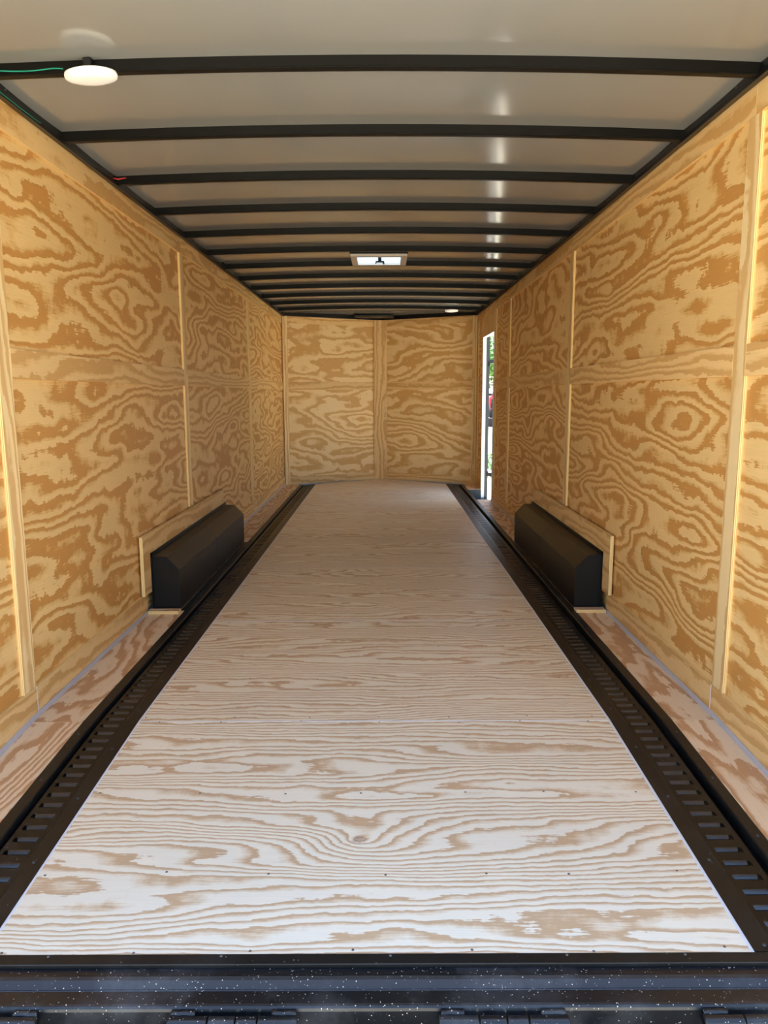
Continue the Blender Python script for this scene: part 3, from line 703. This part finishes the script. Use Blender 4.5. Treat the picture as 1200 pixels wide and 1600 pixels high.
# tractor
tr = empty('tractor', (6.45, 43.5, GZ)); tag(tr, 'red tractor with black wheels parked far out in the yard', 'tractor')
tx, ty = 6.45, 43.5
bevbox('hood', (tx - 0.42, ty - 1.75, GZ + 0.95), (tx + 0.42, ty + 0.15, GZ + 1.72), M['red'], tr, 0.10, 3)
bevbox('chassis', (tx - 0.30, ty - 1.8, GZ + 0.48), (tx + 0.30, ty + 1.3, GZ + 0.98), M['tyre'], tr, 0.04, 2)
bevbox('grille', (tx - 0.34, ty - 1.80, GZ + 1.0), (tx + 0.34, ty - 1.74, GZ + 1.55), M['tyre'], tr, 0.02, 1)
for sx in (-1, 1):
    for (yy_, R_, w_) in ((ty + 0.85, 0.72, 0.38), (ty - 1.30, 0.42, 0.24)):
        x = tx + sx * 0.78
        wl = lathe('wheel', [(R_ * 0.55, -w_ / 2), (R_ * 0.92, -w_ / 2), (R_, -w_ * 0.3), (R_, w_ * 0.3), (R_ * 0.92, w_ / 2), (R_ * 0.55, w_ / 2), (R_ * 0.55, -w_ / 2)], (x, yy_, GZ + R_), M['tyre'], tr, 24, 'X')
        lathe('wheel_rim', [(0.0, -w_ * 0.3), (R_ * 0.56, -w_ * 0.34), (R_ * 0.56, w_ * 0.34), (0.0, w_ * 0.3)], (x, yy_, GZ + R_), M['rim'], wl, 20, 'X')
    loft('fender', [(ty + 0.15, GZ + 1.15), (ty + 0.35, GZ + 1.52), (ty + 1.3, GZ + 1.52), (ty + 1.3, GZ + 1.46), (ty + 0.39, GZ + 1.46), (ty + 0.2, GZ + 1.12)], [tx + sx * 0.50, tx + sx * 0.98], M['red'], tr, axis='X')
    tube('roll_bar', [(tx + sx * 0.52, ty + 1.25, GZ + 1.0), (tx + sx * 0.52, ty + 1.25, GZ + 2.35)], 0.04, M['tyre'], tr, 10)
tube('roll_bar', [(tx - 0.52, ty + 1.25, GZ + 2.35), (tx + 0.52, ty + 1.25, GZ + 2.35)], 0.04, M['tyre'], tr, 10)
bevbox('seat', (tx - 0.24, ty + 0.65, GZ + 1.30), (tx + 0.24, ty + 1.10, GZ + 1.42), M['tyre'], tr, 0.04, 2)
bevbox('seat_back', (tx - 0.24, ty + 1.05, GZ + 1.40), (tx + 0.24, ty + 1.15, GZ + 1.85), M['tyre'], tr, 0.04, 2)
tube('steering_column', [(tx, ty + 0.15, GZ + 1.55), (tx, ty + 0.42, GZ + 1.85)], 0.025, M['tyre'], tr, 8)
tube('exhaust', [(tx + 0.25, ty - 0.9, GZ + 1.7), (tx + 0.25, ty - 0.9, GZ + 2.45)], 0.035, M['tyre'], tr, 8)
for sx in (-0.45, 0.45): tube('loader_arm', [(tx + sx, ty - 0.2, GZ + 1.3), (tx + sx, ty - 1.9, GZ + 1.15), (tx + sx, ty - 2.5, GZ + 0.4)], 0.06, M['tyre'], tr, 8)
bevbox('loader_bucket', (tx - 0.85, ty - 3.0, GZ + 0.03), (tx + 0.85, ty - 2.45, GZ + 0.5), M['tyre'], tr, 0.03, 1)
adopt(tr)
# low white building behind the tractor
bd_ = empty('yard_building', (9.0, 58, GZ)); tag(bd_, 'low white building behind the red tractor', 'building')
boxes('wall_block', [((5.0, 54, GZ), (15, 58, GZ + 1.9))], M['wall_white'], bd_)
loft('roof_sheet', [(53.8, GZ + 1.9), (56, GZ + 2.1), (58.2, GZ + 1.9), (58.2, GZ + 1.96), (56, GZ + 2.17), (53.8, GZ + 1.96)], [4.8, 15.2], M['roof_grey'], bd_, axis='X')
for x in (5.6, 9.5, 13.0): boxes('window', [((x, 53.97, GZ + 0.8), (x + 1.2, 54.0, GZ + 1.5))], M['tyre'], bd_)
adopt(bd_)
# trees
def crown_mesh(seed, R):
    rnd = random.Random(seed); v, f = [], []
    blobs = [(Vector((rnd.uniform(-R, R) * 0.6, rnd.uniform(-R, R) * 0.6, rnd.uniform(-0.6, 1.0) * R)), rnd.uniform(0.45, 0.7) * R) for _ in range(14)]
    for c, r in blobs:
        for _ in range(230):
            d = Vector((rnd.gauss(0, 1), rnd.gauss(0, 1), rnd.gauss(0, 1))).normalized(); p = c + d * r * rnd.uniform(0.75, 1.05)
            a = Vector((rnd.gauss(0, 1), rnd.gauss(0, 1), rnd.gauss(0, 1))).normalized(); b = d.cross(a).normalized(); s = rnd.uniform(0.12, 0.24); a = b.cross(d + a * 0.4).normalized(); n = len(v)
            v += [p - a * s, p + b * s * 0.6, p + a * s, p - b * s * 0.6]; f.append((n, n + 1, n + 2, n + 3))
    me = bpy.data.meshes.new('foliage'); me.from_pydata(v, [], f); return me
cm = [crown_mesh(1, 3.2), crown_mesh(2, 3.2)]
TREES = [(-1.5, 71, 0.95), (9.2, 67, 1.0), (20.0, 71, 0.95), (30.5, 67, 1.0), (3.5, 84, 1.25), (16.5, 85, 1.3)]
TL = ['leafy tree at the near end of the row, hidden behind the doorway jamb', 'leafy tree above the red tractor in the doorway view', 'leafy tree just past the end of the white building', 'leafy tree at the far end of the row', 'taller tree in the second row, behind the jamb', 'taller tree in the second row, above the white building']
for i, (x, y, sc) in enumerate(TREES):
    t = empty('tree', (x, y, GZ)); tag(t, TL[i], 'tree', group='trees beyond the yard')
    tube('trunk', [(0, 0, -0.05), (0.05, 0.02, 1.5 * sc), (0.0, 0.0, 4.2 * sc)], 0.18 * sc, M['bark'], t, 8)
    o = link('foliage', cm[i % 2], M['leaf'], t, Matrix.Translation((0, 0, 3.9 * sc)) @ Matrix.Rotation(i * 1.3, 4, 'Z') @ Matrix.Scale(sc, 4)); o['kind'] = 'stuff'
